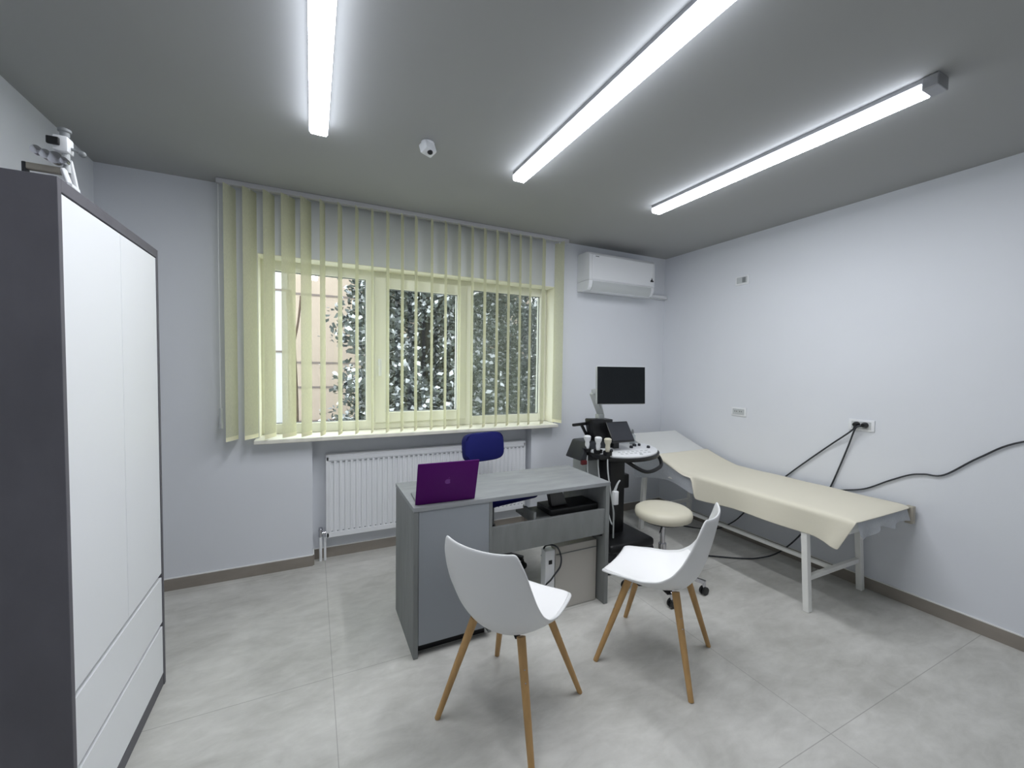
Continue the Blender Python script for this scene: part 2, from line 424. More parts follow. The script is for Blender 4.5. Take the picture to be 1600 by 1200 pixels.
# optical device standing on the wardrobe
t = thing('optical_device', 'small white device with dark lens and splayed legs, on top of the wardrobe', 'device', (-.665, 1.68, 2.0))
cx, cy, cb = -.662, 1.70, wz
MB().rod((cx+.012, cy, cb+.05), (cx+.010, cy, cb+.115), .008).build('column', M['lgrey'], t, smooth=True)
b = MB(); b.bar((cx-.078, cy+.01, cb+.056), (cx+.012, cy, cb+.052), .018, .02, .004); b.build('leg', M['beige'], t)
MB().box(cx-.086, cx-.076, cy, cy+.022, cb+.0005, cb+.066, .003).build('foot', M['dgrey'], t)
b = MB(); b.bar((cx+.004, cy-.004, cb+.06), (cx+.026, cy-.03, cb+.01), .013, .011, .003); b.build('leg', M['white'], t)
b = MB(); b.bar((cx+.016, cy+.004, cb+.09), (cx+.026, cy+.012, cb+.01), .011, .011, .003); b.build('leg', M['white'], t)
b = MB(); b.bar((cx+.028, cy-.034, cb+.006), (cx+.026, cy+.018, cb+.006), .014, .0105, .002); b.build('foot', M['white'], t)
MB().box(cx-.012, cx+.022, cy-.022, cy+.018, cb+.105, cb+.15, .005).build('head', M['white'], t, smooth=True)
MB().box(cx-.022, cx+.006, cy-.030, cy-.020, cb+.118, cb+.14, .003).build('lens', M['black'], t)
b = MB()
for dx, dz_, r in ((-.045, .096, .012), (-.026, .088, .013), (-.006, .082, .017), (.012, .078, .010)):
    b.lathe([(r*.5, -.010), (r, -.008), (r, .008), (r*.5, .010)], (cx+dx, cy-.016, cb+dz_), 18, Matrix.Rotation(PI/2, 4, 'X'))
b.rod((cx-.045, cy-.016, cb+.096), (cx+.012, cy-.016, cb+.078), .006)
b.build('focus_ring', M['chrome'], t, smooth=True)
b = MB(); b.rod((cx+.02, cy, cb+.122), (cx+.042, cy, cb+.116), .004); b.sphere((cx+.046, cy, cb+.112), .009); b.build('side_knob', M['mgrey'], t, smooth=True)
b = MB(); b.lathe([(.004, 0), (.011, .004), (.011, .016), (.015, .019), (.015, .026), (.006, .03)], (cx+.008, cy, cb+.149), 20); b.build('eyepiece', M['mgrey'], t, smooth=True)

# ------------------------------------------------------------------ radiator
t = thing('radiator', 'white ribbed panel radiator in the wall niche under the window', 'radiator', (.94, 3.44, .18))
rx0, rx1, rz0, rz1, ry = .092, 1.795, .182, .818, 3.405
pts = []; n = 42; pw = (rx1-rx0-.03)/n
for i in range(n):
    x = rx0+.015+i*pw
    pts += [(x, ry), (x+pw*.3, ry), (x+pw*.42, ry+.009), (x+pw*.88, ry+.009)]
pts.append((rx1-.015, ry))
poly = pts + [(rx1-.015, ry+.02), (rx0+.015, ry+.02)]
b = MB(); b.prism(poly, 'z', rz0+.04, rz1-.045)
b.box(rx0, rx1, ry, ry+.02, rz0, rz0+.04, .004); b.box(rx0, rx1, ry, ry+.02, rz1-.045, rz1-.012, .004)
b.box(rx0, rx0+.016, ry, ry+.02, rz0, rz1-.012); b.box(rx1-.016, rx1, ry, ry+.02, rz0, rz1-.012)
for i in range(n):
    x = rx0+.015+i*pw+pw*.5
    b.box(x, x+.02, ry-.0012, ry, rz1-.058, rz1-.052); b.box(x, x+.012, ry-.0012, ry, rz0+.045, rz0+.051)
fp = b.build('front_panel', M['radw'], t); fp.data.materials.append(M['mgrey'])
for p in fp.data.polygons:
    if p.center.y+t.location.y < ry-.0003: p.material_index = 1
b = MB(); b.box(rx0, rx1, ry+.005, ry+.068, rz1-.012, rz1, .003); b.box(rx0-.002, rx0, ry+.005, ry+.068, rz0+.02, rz1); b.box(rx1, rx1+.002, ry+.005, ry+.068, rz0+.02, rz1)
b.build('casing', M['radw'], t)
MB().box(rx0+.01, rx1-.01, ry+.048, ry+.062, rz0, rz1-.02).build('rear_panel', M['radw'], t)
b = MB(); b.rod((rx0, ry+.03, .215), (.052, ry+.03, .215), .012); b.rod((.052, ry+.03, .19), (.052, ry+.03, .26), .014); b.sphere((.052, ry+.02, .245), .017)
b.build('valve', M['chrome'], t, smooth=True)
b = MB(); b.rod((.052, ry+.03, .19), (.052, ry+.03, .002), .011); b.build('pipe', M['white'], t, smooth=True)
b = MB(); b.rod((.083, ry+.03, .185), (.083, ry+.03, .002), .009); b.build('pipe', M['white'], t, smooth=True)
for x in (.25, .94, 1.62): MB().box(x, x+.03, ry+.062, D+.105, .3, .7).build('wall_bracket', M['radw'], t)

# ------------------------------------------------------------------ air conditioner
ax0, ax1 = 2.322, 3.128
t = thing('wall_mounted_air_conditioner', 'white wall air conditioner with rounded front under the ceiling, right of the blind', 'air conditioner', (2.72, 3.38, 2.24))
prof = [(D-.002, 2.60), (3.24, 2.60), (3.205, 2.592), (3.19, 2.57), (3.184, 2.50), (3.184, 2.335), (3.30, 2.335), (D-.002, 2.335)]
MB().prism(prof, 'x', ax0, ax1, .004).build('casing', M['white'], t, smooth=True)
prof = [(D-.002, 2.334), (3.187, 2.334), (3.189, 2.30), (3.198, 2.27), (3.222, 2.246), (3.26, 2.238), (D-.002, 2.25)]
MB().prism(prof, 'x', ax0+.002, ax1-.002, .003).build('lower_casing', M['white'], t, smooth=True)
MB().box(ax0+.03, ax1-.03, 3.179, 3.1845, 2.342, 2.565, .002).build('front_panel', M['white'], t)
fl = [(3.184, 2.326), (3.18, 2.30), (3.19, 2.265), (3.212, 2.24), (3.218, 2.245), (3.198, 2.268), (3.19, 2.30), (3.19, 2.326)]
MB().prism(fl, 'x', ax0+.04, ax1-.045).build('air_flap', M['lgrey'], t, smooth=True)
b = MB(); b.prism([(3.066, 2.382), (3.106, 2.384), (3.106, 2.396), (3.094, 2.398), (3.090, 2.412), (3.083, 2.424), (3.080, 2.404), (3.068, 2.398)], 'y', 3.1765, 3.1785); b.build('energy_sticker', M['black'], t)
MB().box(2.385, 2.425, 3.1775, 3.179, 2.549, 2.556).build('maker_mark', M['mgrey'], t)
t2 = thing('wall_mounted_trunking', 'short white cable trunking from the air conditioner to the right wall', 'trunking', (3.3, 3.36, 2.26))
MB().box(3.13, 3.473, 3.345, D-.001, 2.262, 2.30, .003).build('cover', M['white'], t2)
MB().box(3.15, 3.473, 3.34, 3.345, 2.262, 2.268).build('lower_lip', M['lgrey'], t2)

# ------------------------------------------------------------------ sockets
def socket(yc, zc, w, h, label, kind):
    t = thing('wall_socket', label, 'socket', (RX, yc, zc), 0, 'white wall outlets')
    x = RX-.0005
    MB().box(x-.009, x, yc-w/2, yc+w/2, zc-h/2, zc+h/2, .003).build('face_plate', M['white'], t, smooth=True)
    MB().box(x-.0115, x-.009, yc-w*.38, yc+w*.38, zc-h*.33, zc+h*.33, .001).build('module_frame', M['lgrey'], t)
    n = 2
    for k in range(n):
        y = yc+w*(.16 if k == 0 else -.16)
        if kind == 'switch':
            MB().box(x-.0135, x-.0115, y-.016, y+.016, zc-h*.28, zc+h*.28, .001).build('insert', M['lgrey'] if k == 0 else M['mgrey'], t)
        else:
            p = MB().lathe([(.019, 0), (.019, .002), (.016, .002), (.015, .0005)], (x-.0115, y, zc+.004), 24, Matrix.Rotation(-PI/2, 4, 'Y')).build('outlet', M['lgrey'], t, smooth=True)
            h2 = MB()
            for s in (-1, 1): h2.rod((x-.0150, y+s*.0085, zc+.004), (x-.0120, y+s*.0085, zc+.004), .0034, n=10)
            h2.build('pin_holes', M['gap'], p, off=t.location)
    return t
socket(2.472, 2.313, .13, .082, 'small white wall plate high on the right wall near the air conditioner', 'switch')
socket(2.462, 1.133, .145, .078, 'empty white double outlet low on the right wall above the bed head', 'out')
socket(1.533, 1.132, .152, .078, 'white double outlet on the right wall holding two black plugs', 'out')

# wall cables
def plug(y, z): return MB().lathe([(.02, 0), (.02, .012), (.014, .03), (.012, .036)], (RX-.0125, y, z), 20, Matrix.Rotation(-PI/2, 4, 'Y'))
t = thing('power_cable', 'black cable from the outlet slanting left to behind the examination bed', 'cable', (RX-.03, 1.556, 1.13))
plug(1.5575, 1.136).build('plug', M['black'], t, smooth=True)
MB().tube([(RX-.045, 1.557, 1.13), (RX-.04, 1.575, 1.09), (RX-.018, 1.712, .965), (RX-.016, 1.87, .81), (RX-.016, 2.035, .64), (RX-.02, 2.25, .40), (RX-.025, 2.45, .14), (RX-.10, 2.62, .012), (3.2, 2.8, .008)], .0055).build('cord', M['dgrey'], t, smooth=True)
t = thing('power_cable', 'black cable hanging steeply from the outlet, then looping over the floor under the bed', 'cable', (RX-.03, 1.51, 1.13))
plug(1.5085, 1.136).build('plug', M['black'], t, smooth=True)
MB().tube([(RX-.042, 1.512, 1.13), (RX-.052, 1.545, 1.115), (RX-.022, 1.60, .97), (RX-.016, 1.66, .78), (RX-.016, 1.71, .63), (RX-.02, 1.80, .40), (RX-.04, 1.90, .20), (RX-.12, 2.0, .05), (3.2, 2.06, .010), (3.05, 2.13, .008), (2.82, 2.29, .008), (2.62, 2.38, .008), (2.50, 2.50, .02)], .0055).build('cord', M['dgrey'], t, smooth=True)
t = thing('power_cable', 'dark cable running along the right wall from behind the bed out of view', 'cable', (RX-.02, 1.4, .7))
MB().tube([(RX-.03, 1.95, .35), (RX-.016, 1.80, .56), (RX-.012, 1.66, .635), (RX-.011, 1.50, .69), (RX-.011, 1.36, .785), (RX-.011, 1.26, .846), (RX-.011, 1.19, .868), (RX-.011, 1.10, .885), (RX-.011, .96, 1.018), (RX-.011, .80, 1.138), (RX-.011, .5, 1.22)], .005).build('cord', M['dgrey'], t, smooth=True)

# ------------------------------------------------------------------ desk
dx0, dx1, dy0, dy1, dz = .456, 1.700, 2.060, 2.556, .787
t = thing('desk', 'grey concrete look office desk with a closed cabinet on its left side', 'desk', (1.08, 2.3, 0))
MB().box(dx0, dx1, dy0, dy1, dz-.022, dz, .0012).build('desktop', M['desk'], t)
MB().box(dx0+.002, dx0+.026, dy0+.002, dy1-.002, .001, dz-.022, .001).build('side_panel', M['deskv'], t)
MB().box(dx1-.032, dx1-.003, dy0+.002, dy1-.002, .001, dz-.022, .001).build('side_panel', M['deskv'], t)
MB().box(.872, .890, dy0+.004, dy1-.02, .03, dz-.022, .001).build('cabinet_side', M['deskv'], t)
MB().box(dx0+.028, .871, dy0+.005, dy0+.023, .065, dz-.0235, .001).build('cabinet_panel', M['deskf'], t)
MB().box(dx0+.026, .872, dy1-.042, dy1-.024, .065, dz-.0235, .001).build('door', M['deskf'], t)
MB().box(dx0+.026, .872, dy0+.03, dy1-.045, .066, .084).build('cabinet_floor', M['deskv'], t)
MB().box(dx0+.03, .872, dy0+.06, dy1-.06, .001, .065).build('plinth', M['black'], t)
MB().box(.890, dx1-.032, dy0+.012, dy0+.030, .455, .615, .001).build('modesty_panel', M['deskv'], t)
b = MB(); b.box(1.165, dx1-.032, dy0+.031, dy0+.27, .585, .60); b.box(1.165, 1.18, dy0+.031, dy0+.16, .60, .655); b.build('shelf', M['deskv'], t)
b = MB(); b.box(1.60, 1.665, dy0+.032, dy0+.06, .435, .455); b.build('dark_notch_block', M['black'], t)  # black block at the dark notch below the modesty panel

t = thing('tabletop_device', 'black flat device with an upright arm in the open shelf of the desk', 'device', (1.4, 2.25, .6))
MB().box(1.30, 1.655, 2.125, 2.30, .6005, .640, .006).build('base', M['black'], t)
MB().prism([(1.335, .641), (1.45, .641), (1.40, .758), (1.308, .758)], 'y', 2.17, 2.21, .004).build('upright', M['black'], t)

# white panel unit under the desk
t = thing('panel_heater', 'white flat panel unit with a small black square and looped cord, under the desk', 'heater', (1.47, 2.15, 0))
MB().box(1.345, 1.655, 2.13, 2.19, .002, .40, .004).build('panel', M['heater'], t)
MB().box(1.345, 1.655, 2.126, 2.1305, .352, .356).build('groove', M['mgrey'], t)
MB().box(1.275, 1.343, 2.135, 2.19, .002, .385, .004).build('control_box', M['white'], t)
MB().box(1.298, 1.322, 2.131, 2.136, .30, .325, .002).build('switch', M['black'], t)
MB().tube([(1.285, 2.20, .33), (1.29, 2.17, .40), (1.315, 2.12, .425), (1.35, 2.112, .40), (1.372, 2.110, .34), (1.365, 2.110, .285), (1.33, 2.115, .24), (1.30, 2.12, .205), (1.27, 2.15, .16)], .005).build('cord', M['dgrey'], t, smooth=True)

# laptop
t = thing('laptop', 'purple laptop with its lid raised, standing at the left front of the desk', 'laptop', (.63, 2.18, dz))
lx0, lx1 = .473, .793
hy, hz = 2.088, dz+.012
MB().box(lx0+.012, lx1-.006, hy+.012, hy+.212, dz+.0008, dz+.011, .004).build('base', M['mgrey'], t, smooth=True)
MB().box(lx0+.03, lx1-.03, hy+.03, hy+.12, dz+.012, dz+.0128).build('keyboard', M['black'], t)
tl = math.radians(18)
mt = Matrix.Translation((0, hy+.006, hz)) @ Matrix.Rotation(tl, 4, 'X')
lid = MB().box(lx0, lx1, -.004, .004, -.010, .230, .0035, mtx=mt).build('lid', M['purple'], t, smooth=True)
MB().box(lx0+.012, lx1-.012, .004, .0048, .014, .22, mtx=mt).build('screen', M['screen'], lid, off=t.location)
b = MB(); xm = (lx0+lx1)/2; out = []
for k in range(28):                       # bitten round fruit emblem with a leaf
    a = 2*PI*k/28; r = .0155*(1-.16*max(0, math.sin(a))**8-.10*max(0, -math.sin(a))**8)
    x, z = r*math.cos(a), r*math.sin(a)
    dx, dz_ = x-.019, z-.002
    if math.hypot(dx, dz_) < .009:
        q = .009/max(1e-6, math.hypot(dx, dz_)); x, z = .019+dx*q, .002+dz_*q
    out.append((xm+x, .117+z))
b.prism(out, 'y', -.0048, -.0042)
b.prism([(xm+.001, .1345), (xm+.003, .139), (xm+.008, .142), (xm+.0065, .137)], 'y', -.0048, -.0042)
bmesh.ops.transform(b.bm, matrix=mt, verts=b.bm.verts)
b.build('emblem', M['purplelight'], lid, off=t.location)
t.rotation_euler.z = math.radians(-2.5); t.location.x += .002; t.location.y -= .006

# ------------------------------------------------------------------ casters / star base
def caster(root, x, y, zt, r, m, parent=None):
    b = MB()
    for s in (-1, 1): b.lathe([(r*.6, -.008), (r, -.007), (r, .007), (r*.6, .008)], (x, y+s*.011, r+.001), 18, Matrix.Rotation(PI/2, 4, 'X'))
    b.rod((x, y-.004, r*1.2), (x, y, zt), .006)
    return b.build('caster', m, parent or root, smooth=True, off=root.location)

# blue office chair behind desk
oc = Vector((1.235, 2.87, 0))
t = thing('office_chair', 'blue fabric office chair behind the desk, in front of the radiator', 'chair', oc)
mt = Matrix.Translation((oc.x+.05, oc.y-.02, .548)) @ Matrix.Rotation(math.radians(12), 4, 'Z')
b = MB(); b.box(-.225, .225, -.21, .21, -.03, .035, .032, 4, mtx=mt); b.build('seat', M['blue'], t, smooth=True)
b = MB(); b.box(-.15, .12, -.12, .12, -.045, -.029, .004, mtx=mt); b.build('seat_tray', M['black'], t)
mt = Matrix.Translation((1.232, 3.06, .868)) @ Matrix.Rotation(math.radians(12), 4, 'Z') @ Matrix.Rotation(math.radians(-6), 4, 'X')
pp = []
for k in range(48):
    a = 2*PI*k/48; ca, sa = math.cos(a), math.sin(a)
    pp.append((.188*math.copysign(abs(ca)**.42, ca), .114*math.copysign(abs(sa)**.5, sa)))
b = MB(); b.prism(pp, 'y', -.034, .034, .018); bmesh.ops.transform(b.bm, matrix=mt, verts=b.bm.verts)
o = b.build('backrest', M['blue'], t, smooth=True)
b = MB(); b.tube([(oc.x, oc.y+.05, .495), (oc.x-.02, 3.07, .50), (1.20, 3.135, .58), (1.195, 3.12, .86)], .014, res=6); b.build('back_support', M['black'], t, smooth=True)
b = MB(); b.rod((oc.x, oc.y, .30), (oc.x, oc.y, .51), .014); b.build('gas_piston', M['mgrey'], t, smooth=True)
b = MB(); b.rod((oc.x, oc.y, .09), (oc.x, oc.y, .30), .026); b.build('column', M['black'], t, smooth=True)
for k in range(5):
    a = 2*PI*k/5+.5; e = (oc.x+.25*math.cos(a), oc.y+.25*math.sin(a))
    lg = MB(); lg.bar((oc.x, oc.y, .10), (e[0], e[1], .075), .04, .03, .006); lo = lg.build('leg', M['black'], t)
    caster(t, e[0], e[1], .07, .025, M['black'], lo)

# stool
sc = Vector((2.185, 2.085, 0))
t = thing('swivel_stool', 'round cream padded stool with chrome star base on casters, beside the bed', 'stool', sc)
MB().lathe([(.06, .475), (.165, .477), (.184, .488), (.190, .51), (.186, .535), (.165, .55), (.10, .556), (.0, .557)], (sc.x, sc.y, 0), 48).build('seat', M['cream'], t, smooth='all')
MB().lathe([(.04, .455), (.14, .462), (.15, .4755), (.05, .4755)], (sc.x, sc.y, 0), 32).build('seat_plate', M['black'], t, smooth=True)
b = MB(); b.rod((sc.x, sc.y, .27), (sc.x, sc.y, .46), .016); b.build('piston', M['chrome'], t, smooth=True)
b = MB(); b.rod((sc.x, sc.y, .10), (sc.x, sc.y, .30), .026); b.build('column', M['chrome'], t, smooth=True)
b = MB(); b.tube([(sc.x, sc.y, .45), (sc.x-.06, sc.y-.05, .44), (sc.x-.13, sc.y-.10, .425)], .006); b.build('height_lever', M['chrome'], t, smooth=True)
for a in (-125, -53, 19, 91, 163):
    a = math.radians(a+3); e = (sc.x+.27*math.cos(a), sc.y+.27*math.sin(a))
    lg = MB(); lg.bar((sc.x, sc.y, .125), (e[0], e[1], .085), .032, .024, .006); lo = lg.build('leg', M['chrome'], t, smooth=True)
    MB().rod((e[0], e[1], .05), (e[0], e[1], .095), .011).build('caster_stem', M['chrome'], lo, smooth=True, off=t.location)
    caster(t, e[0], e[1], .05, .027, M['black'], lo)

# ------------------------------------------------------------------ examination bed
bx0, bx1, by0, by1, bz = 2.775, 3.425, 1.245, 3.12, .655
HY, HZ = 2.42, .225      # headrest hinge and its rise
def topz(y): return bz if y < HY else bz+HZ*((y-HY)/(by1-HY))**1.15
t = thing('examination_bed', 'white steel examination bed with raised head end along the right wall', 'bed', (3.1, 2.2, 0))
for x in (bx0+.015, bx1-.015):
    for (yb, yt) in ((1.47, 1.505), (2.93, 2.895)):
        b = MB(); b.bar((x, yb, .0), (x, yt, .575), .04, .036, .004)
        for v in b.bm.verts: v.co.z = max(v.co.z, .0008)
        b.build('leg', M['bedwhite'], t)
for x in (bx0+.015, bx1-.015): MB().box(x-.017, x+.017, by0+.02, by1-.06, .565, .60, .003).build('side_rail', M['bedwhite'], t)
for y in (by0+.02, by1-.09): MB().box(bx0+.033, bx1-.033, y, y+.035, .565, .60, .003).build('end_rail', M['bedwhite'], t)
for y in (1.487, 2.913): MB().box(bx0+.036, bx1-.036, y-.014, y+.014, .19, .22, .003).build('crossbar', M['bedwhite'], t)
MB().box(3.085, 3.113, 1.502, 2.898, .192, .218, .003).build('stretcher', M['bedwhite'], t)
rows = []
ys = [by0+.006+(by1-by0-.006)*k/40 for k in range(41)]
prof = [(bx0+.012, -.05), (bx0+.004, -.04), (bx0+.004, -.012), (bx0+.014, -.003), (bx0+.03, 0), (bx1-.03, 0), (bx1-.014, -.003), (bx1-.004, -.012), (bx1-.004, -.04), (bx1-.012, -.05)]
b = MB()
for y in ys: rows.append([(x, y, topz(y)-.006+dzv) for x, dzv in prof] + [(prof[0][0], y, topz(y)-.006+prof[0][1])])
b.grid(rows); o = b.bm
bmesh.ops.remove_doubles(o, verts=o.verts, dist=1e-5)
bmesh.ops.holes_fill(o, edges=o.edges[:], sides=40)
b.build('mattress', M['padw'], t, smooth=True)
b = MB(); b.bar((bx0+.1, 2.5, .60), (bx0+.1, 2.95, .745), .02, .02); b.bar((bx1-.1, 2.5, .60), (bx1-.1, 2.95, .745), .02, .02); b.build('headrest_bracket', M['bedwhite'], t)
MB().box(bx1-.012, bx1+.026, by0-.03, by0+.012, .545, bz+.002, .006).build('end_cap', M['beige'], t)

# cream sheet over the mattress
rnd = random.Random(3)
b = MB(); rows = []
Y0, Y1 = by0-.018, 2.74
NY = 60
for j in range(NY+1):
    y = Y0+(Y1-Y0)*j/NY
    tz = topz(y)
    r = []
    for k in range(12):
        x = bx1-.004-(bx1-.004-(bx0+.02))*k/11
        z = tz+.0035+.0015*math.sin(17*y+5*x)
        if y < by0+.012: z -= .012*(1-(y-Y0)/(.03))
        r.append((x, y, z))
    r.append((bx0+.002, y, tz-.004)); r.append((bx0-.008, y, tz-.014))
    # hanging flap: deepest toward the foot, none past the end of the sheet's fold
    if y < 2.315:
        bot = .487-.012*math.sin(3.1*y)-.006*math.sin(9*y)
    else:
        bot = tz-.024
    cornerk = max(0, 1-(y-Y0)/.22)
    for k in range(1, 9):
        f_ = k/8
        z = (tz-.014)*(1-f_)+bot*f_-.035*cornerk*f_
        x = bx0-.008-.010*f_-.010*f_*math.sin(11*y+1)-.02*f_*cornerk**2*math.sin(26*(y-Y0))
        yy = y+.075*cornerk*f_
        r.append((x, yy, z))
    rows.append(r)
# make a clean vertical end of the flap at y = 2.315
b.grid(rows)
o = b.build('bed_sheet', M['sheet'], None, smooth='all', recalc=False)
mods(o, solid=.0015, sub=1)
tag(o, 'cream sheet spread over the examination bed, its flap hanging on the near side', 'sheet')

# clear film hanging at the bed's side and foot
b = MB(); rows = []
for j in range(25):
    y = 2.325+(3.02-2.325)*j/24
    tz = topz(y)-.03
    lo = .50+.05*math.sin(5*y+1)-.02*(y-2.3)
    r = []
    for k in range(6):
        f_ = k/5
        r.append((bx0-.006-.012*math.sin(14*y)*f_-.006*f_, y, tz*(1-f_)+lo*f_))
    rows.append(r)
b.grid(rows)
o = b.build('plastic_cover', M['film'], None, smooth='all', recalc=False)
tag(o, 'clear grey plastic film hanging from the bed side behind the stool, past the cream flap', 'cover', 'clear plastic bed covers')
b = MB(); rows = []
for j in range(31):
    x = bx0+.03+(bx1-.03-bx0-.03)*j/30
    r = []
    for k in range(6):
        f_ = k/5
        lo = .565-.035*math.exp(-((x-bx0-.09)/.06)**2)+.014*math.sin(23*x)
        r.append((x, by0-.006-.014*f_*math.sin(34*x)-.010*f_, (bz-.012)*(1-f_)+lo*f_))
    rows.append(r)
b.grid(rows)
o = b.build('plastic_cover', M['film'], None, smooth='all', recalc=False)
tag(o, 'clear crumpled plastic film wrapped over the foot end of the bed under the cream sheet', 'cover', 'clear plastic bed covers')

# ------------------------------------------------------------------ ultrasound machine
ux, uy = 2.27, 2.78
t = thing('ultrasound_machine', 'ultrasound machine with black monitor on an arm, between the desk and the bed', 'medical device', (ux, uy, 0))
MB().box(ux-.23, ux+.22, uy-.33, uy+.30, .075, .15, .03, 3).build('base', M['black'], t, smooth=True)
for sx_, sy_ in ((-1, -1), (1, -1), (-1, 1), (1, 1)): caster(t, ux+sx_*.19, uy+sy_*.27-.01, .09, .045, M['dgrey'])
MB().box(ux-.09, ux+.07, uy-.13, uy+.05, .14, .78, .02).build('column', M['black'], t, smooth=True)
MB().box(ux-.21, ux+.13, uy+.02, uy+.25, .16, .755, .03, 3).build('body_cover', M['lgrey'], t, smooth=True)
MB().prism([(ux-.34, .76), (ux+.02, .745), (ux+.02, .91), (ux-.27, .905)], 'y', uy-.06, uy+.16, .012).build('shoulder_cover', M['dgrey'], t, smooth=True)
MB().box(ux-.33, ux-.28, uy-.075, uy-.05, .73, .765, .004).build('cable_hook', M['red'], t)
MB().prism([(ux-.175, .90), (ux+.0, .90), (ux+.01, 1.08), (ux-.205, 1.088), (ux-.21, 1.075)], 'y', uy-.03, uy+.07, .008).build('tower', M['black'], t, smooth=True)
b = MB(); b.bar((ux-.335, uy+.06, 1.035), (ux-.10, uy+.075, 1.045), .028, .024, .008); b.bar((ux-.245, uy+.06, 1.03), (ux-.16, uy+.07, .90), .022, .022, .006); b.build('rear_handle', M['black'], t, smooth=True)
# console: half-ellipse plate with curved front
cxx, cyy, cz = ux+.06, uy-.11, .832
def ell(rx, ry, n=40, back=.13):
    P = []
    for k in range(n+1):
        a = PI+PI*k/n
        P.append((cxx+rx*math.cos(a), cyy+ry*math.sin(a)))
    P += [(cxx+rx, cyy+back*.6), (cxx+rx*.85, cyy+back), (cxx-rx*.85, cyy+back), (cxx-rx, cyy+back*.6)]
    return P
tilt = Matrix.Translation((cxx, cyy, cz)) @ Matrix.Rotation(math.radians(7), 4, 'X') @ Matrix.Rotation(math.radians(-3), 4, 'Z') @ Matrix.Translation((-cxx, -cyy, -cz))
b = MB(); b.prism(ell(.335, .21), 'z', cz-.035, cz-.006, .006); bmesh.ops.transform(b.bm, matrix=tilt, verts=b.bm.verts); cons = b.build('console_tray', M['black'], t, smooth=True)
b = MB(); b.prism(ell(.315, .195, back=.125), 'z', cz-.006, cz+.01, .003); bmesh.ops.transform(b.bm, matrix=tilt, verts=b.bm.verts); b.build('control_panel', M['white'], t, smooth=True)
b = MB()
for kx, ky, r in ((.085, .01, .015), (.15, .05, .017), (.24, -.02, .014), (.20, .05, .012), (-.16, -.05, .012)):
    b.lathe([(r, 0), (r, .014), (r*.8, .018)], (cxx+kx, cyy+ky, cz+.01), 16)
bmesh.ops.transform(b.bm, matrix=tilt, verts=b.bm.verts); b.build('control_knobs', M['dgrey'], t, smooth=True)
b = MB()
for i in range(7):
    for j in range(2):
        x, y = cxx-.12+i*.045, cyy-.09-j*.04
        b.box(x, x+.022, y, y+.014, cz+.01, cz+.0125)
b.sphere((cxx+.05, cyy-.16, cz+.006), .015)
bmesh.ops.transform(b.bm, matrix=tilt, verts=b.bm.verts); b.build('control_keys', M['lgrey'], t)
# touch screen leaning back
mt = Matrix.Translation((ux+.0, uy-.175, .918)) @ Matrix.Rotation(math.radians(-3), 4, 'Z') @ Matrix.Rotation(math.radians(-36), 4, 'X')
ts = MB().box(-.108, .108, -.010, .012, -.008, .178, .006, mtx=mt).build('touch_screen', M['black'], t, smooth=True)
MB().prism([(ux-.03, .84), (ux+.03, .84), (ux+.03, 1.0), (ux-.03, 1.0)], 'y', uy-.09, uy-.06, .004).build('touch_screen_bracket', M['black'], t)
MB().box(-.10, .101, -.0115, -.0098, .004, .168, mtx=mt).build('display', M['tscreen'], ts, off=t.location)
# front handle loop
b = MB(); b.tube([(cxx+.20, cyy-.03, cz-.03), (cxx+.285, cyy-.08, cz-.045), (cxx+.30, cyy-.12, cz-.10), (cxx+.24, cyy-.16, cz-.135), (cxx+.06, cyy-.19, cz-.145), (cxx-.10, cyy-.12, cz-.05)], .015)
b.build('front_handle', M['black'], t, smooth=True)
MB().box(ux+.02, ux+.14, uy-.10, uy+.02, .50, .62, .01).build('power_box', M['black'], t)
# monitor and arm
b = MB(); b.bar((ux-.06, uy+.06, 1.05), (ux-.06, uy+.06, 1.12), .06, .06, .01); b.bar((ux-.06, uy+.06, 1.115), (ux-.155, uy+.05, 1.30), .04, .035, .008); b.bar((ux-.155, uy+.05, 1.31), (ux-.02, uy-.02, 1.33), .05, .04, .008); b.bar((ux-.03, uy-.02, 1.33), (ux+.10, uy-.10, 1.37), .05, .04, .008); b.bar((ux-.03, uy+.06, 1.115), (ux-.10, uy+.05, 1.29), .02, .02, .004)
b.build('monitor_arm', M['lgrey'], t, smooth=True)
mt = Matrix.Translation((ux-.005, uy-.14, 1.371)) @ Matrix.Rotation(math.radians(-14), 4, 'Z') @ Matrix.Rotation(math.radians(-3), 4, 'X')
mon = MB().box(-.213, .213, 0, .035, -.156, .154, .012, 3, mtx=mt).build('monitor', M['lgrey'], t, smooth=True)
MB().box(-.209, .209, -.0025, .002, -.150, .150, .001, mtx=mt).build('screen', M['screen'], mon, off=t.location)
MB().box(-.05, .05, .035, .06, -.06, .06, .008, mtx=mt).build('monitor_mount', M['lgrey'], mon, off=t.location)
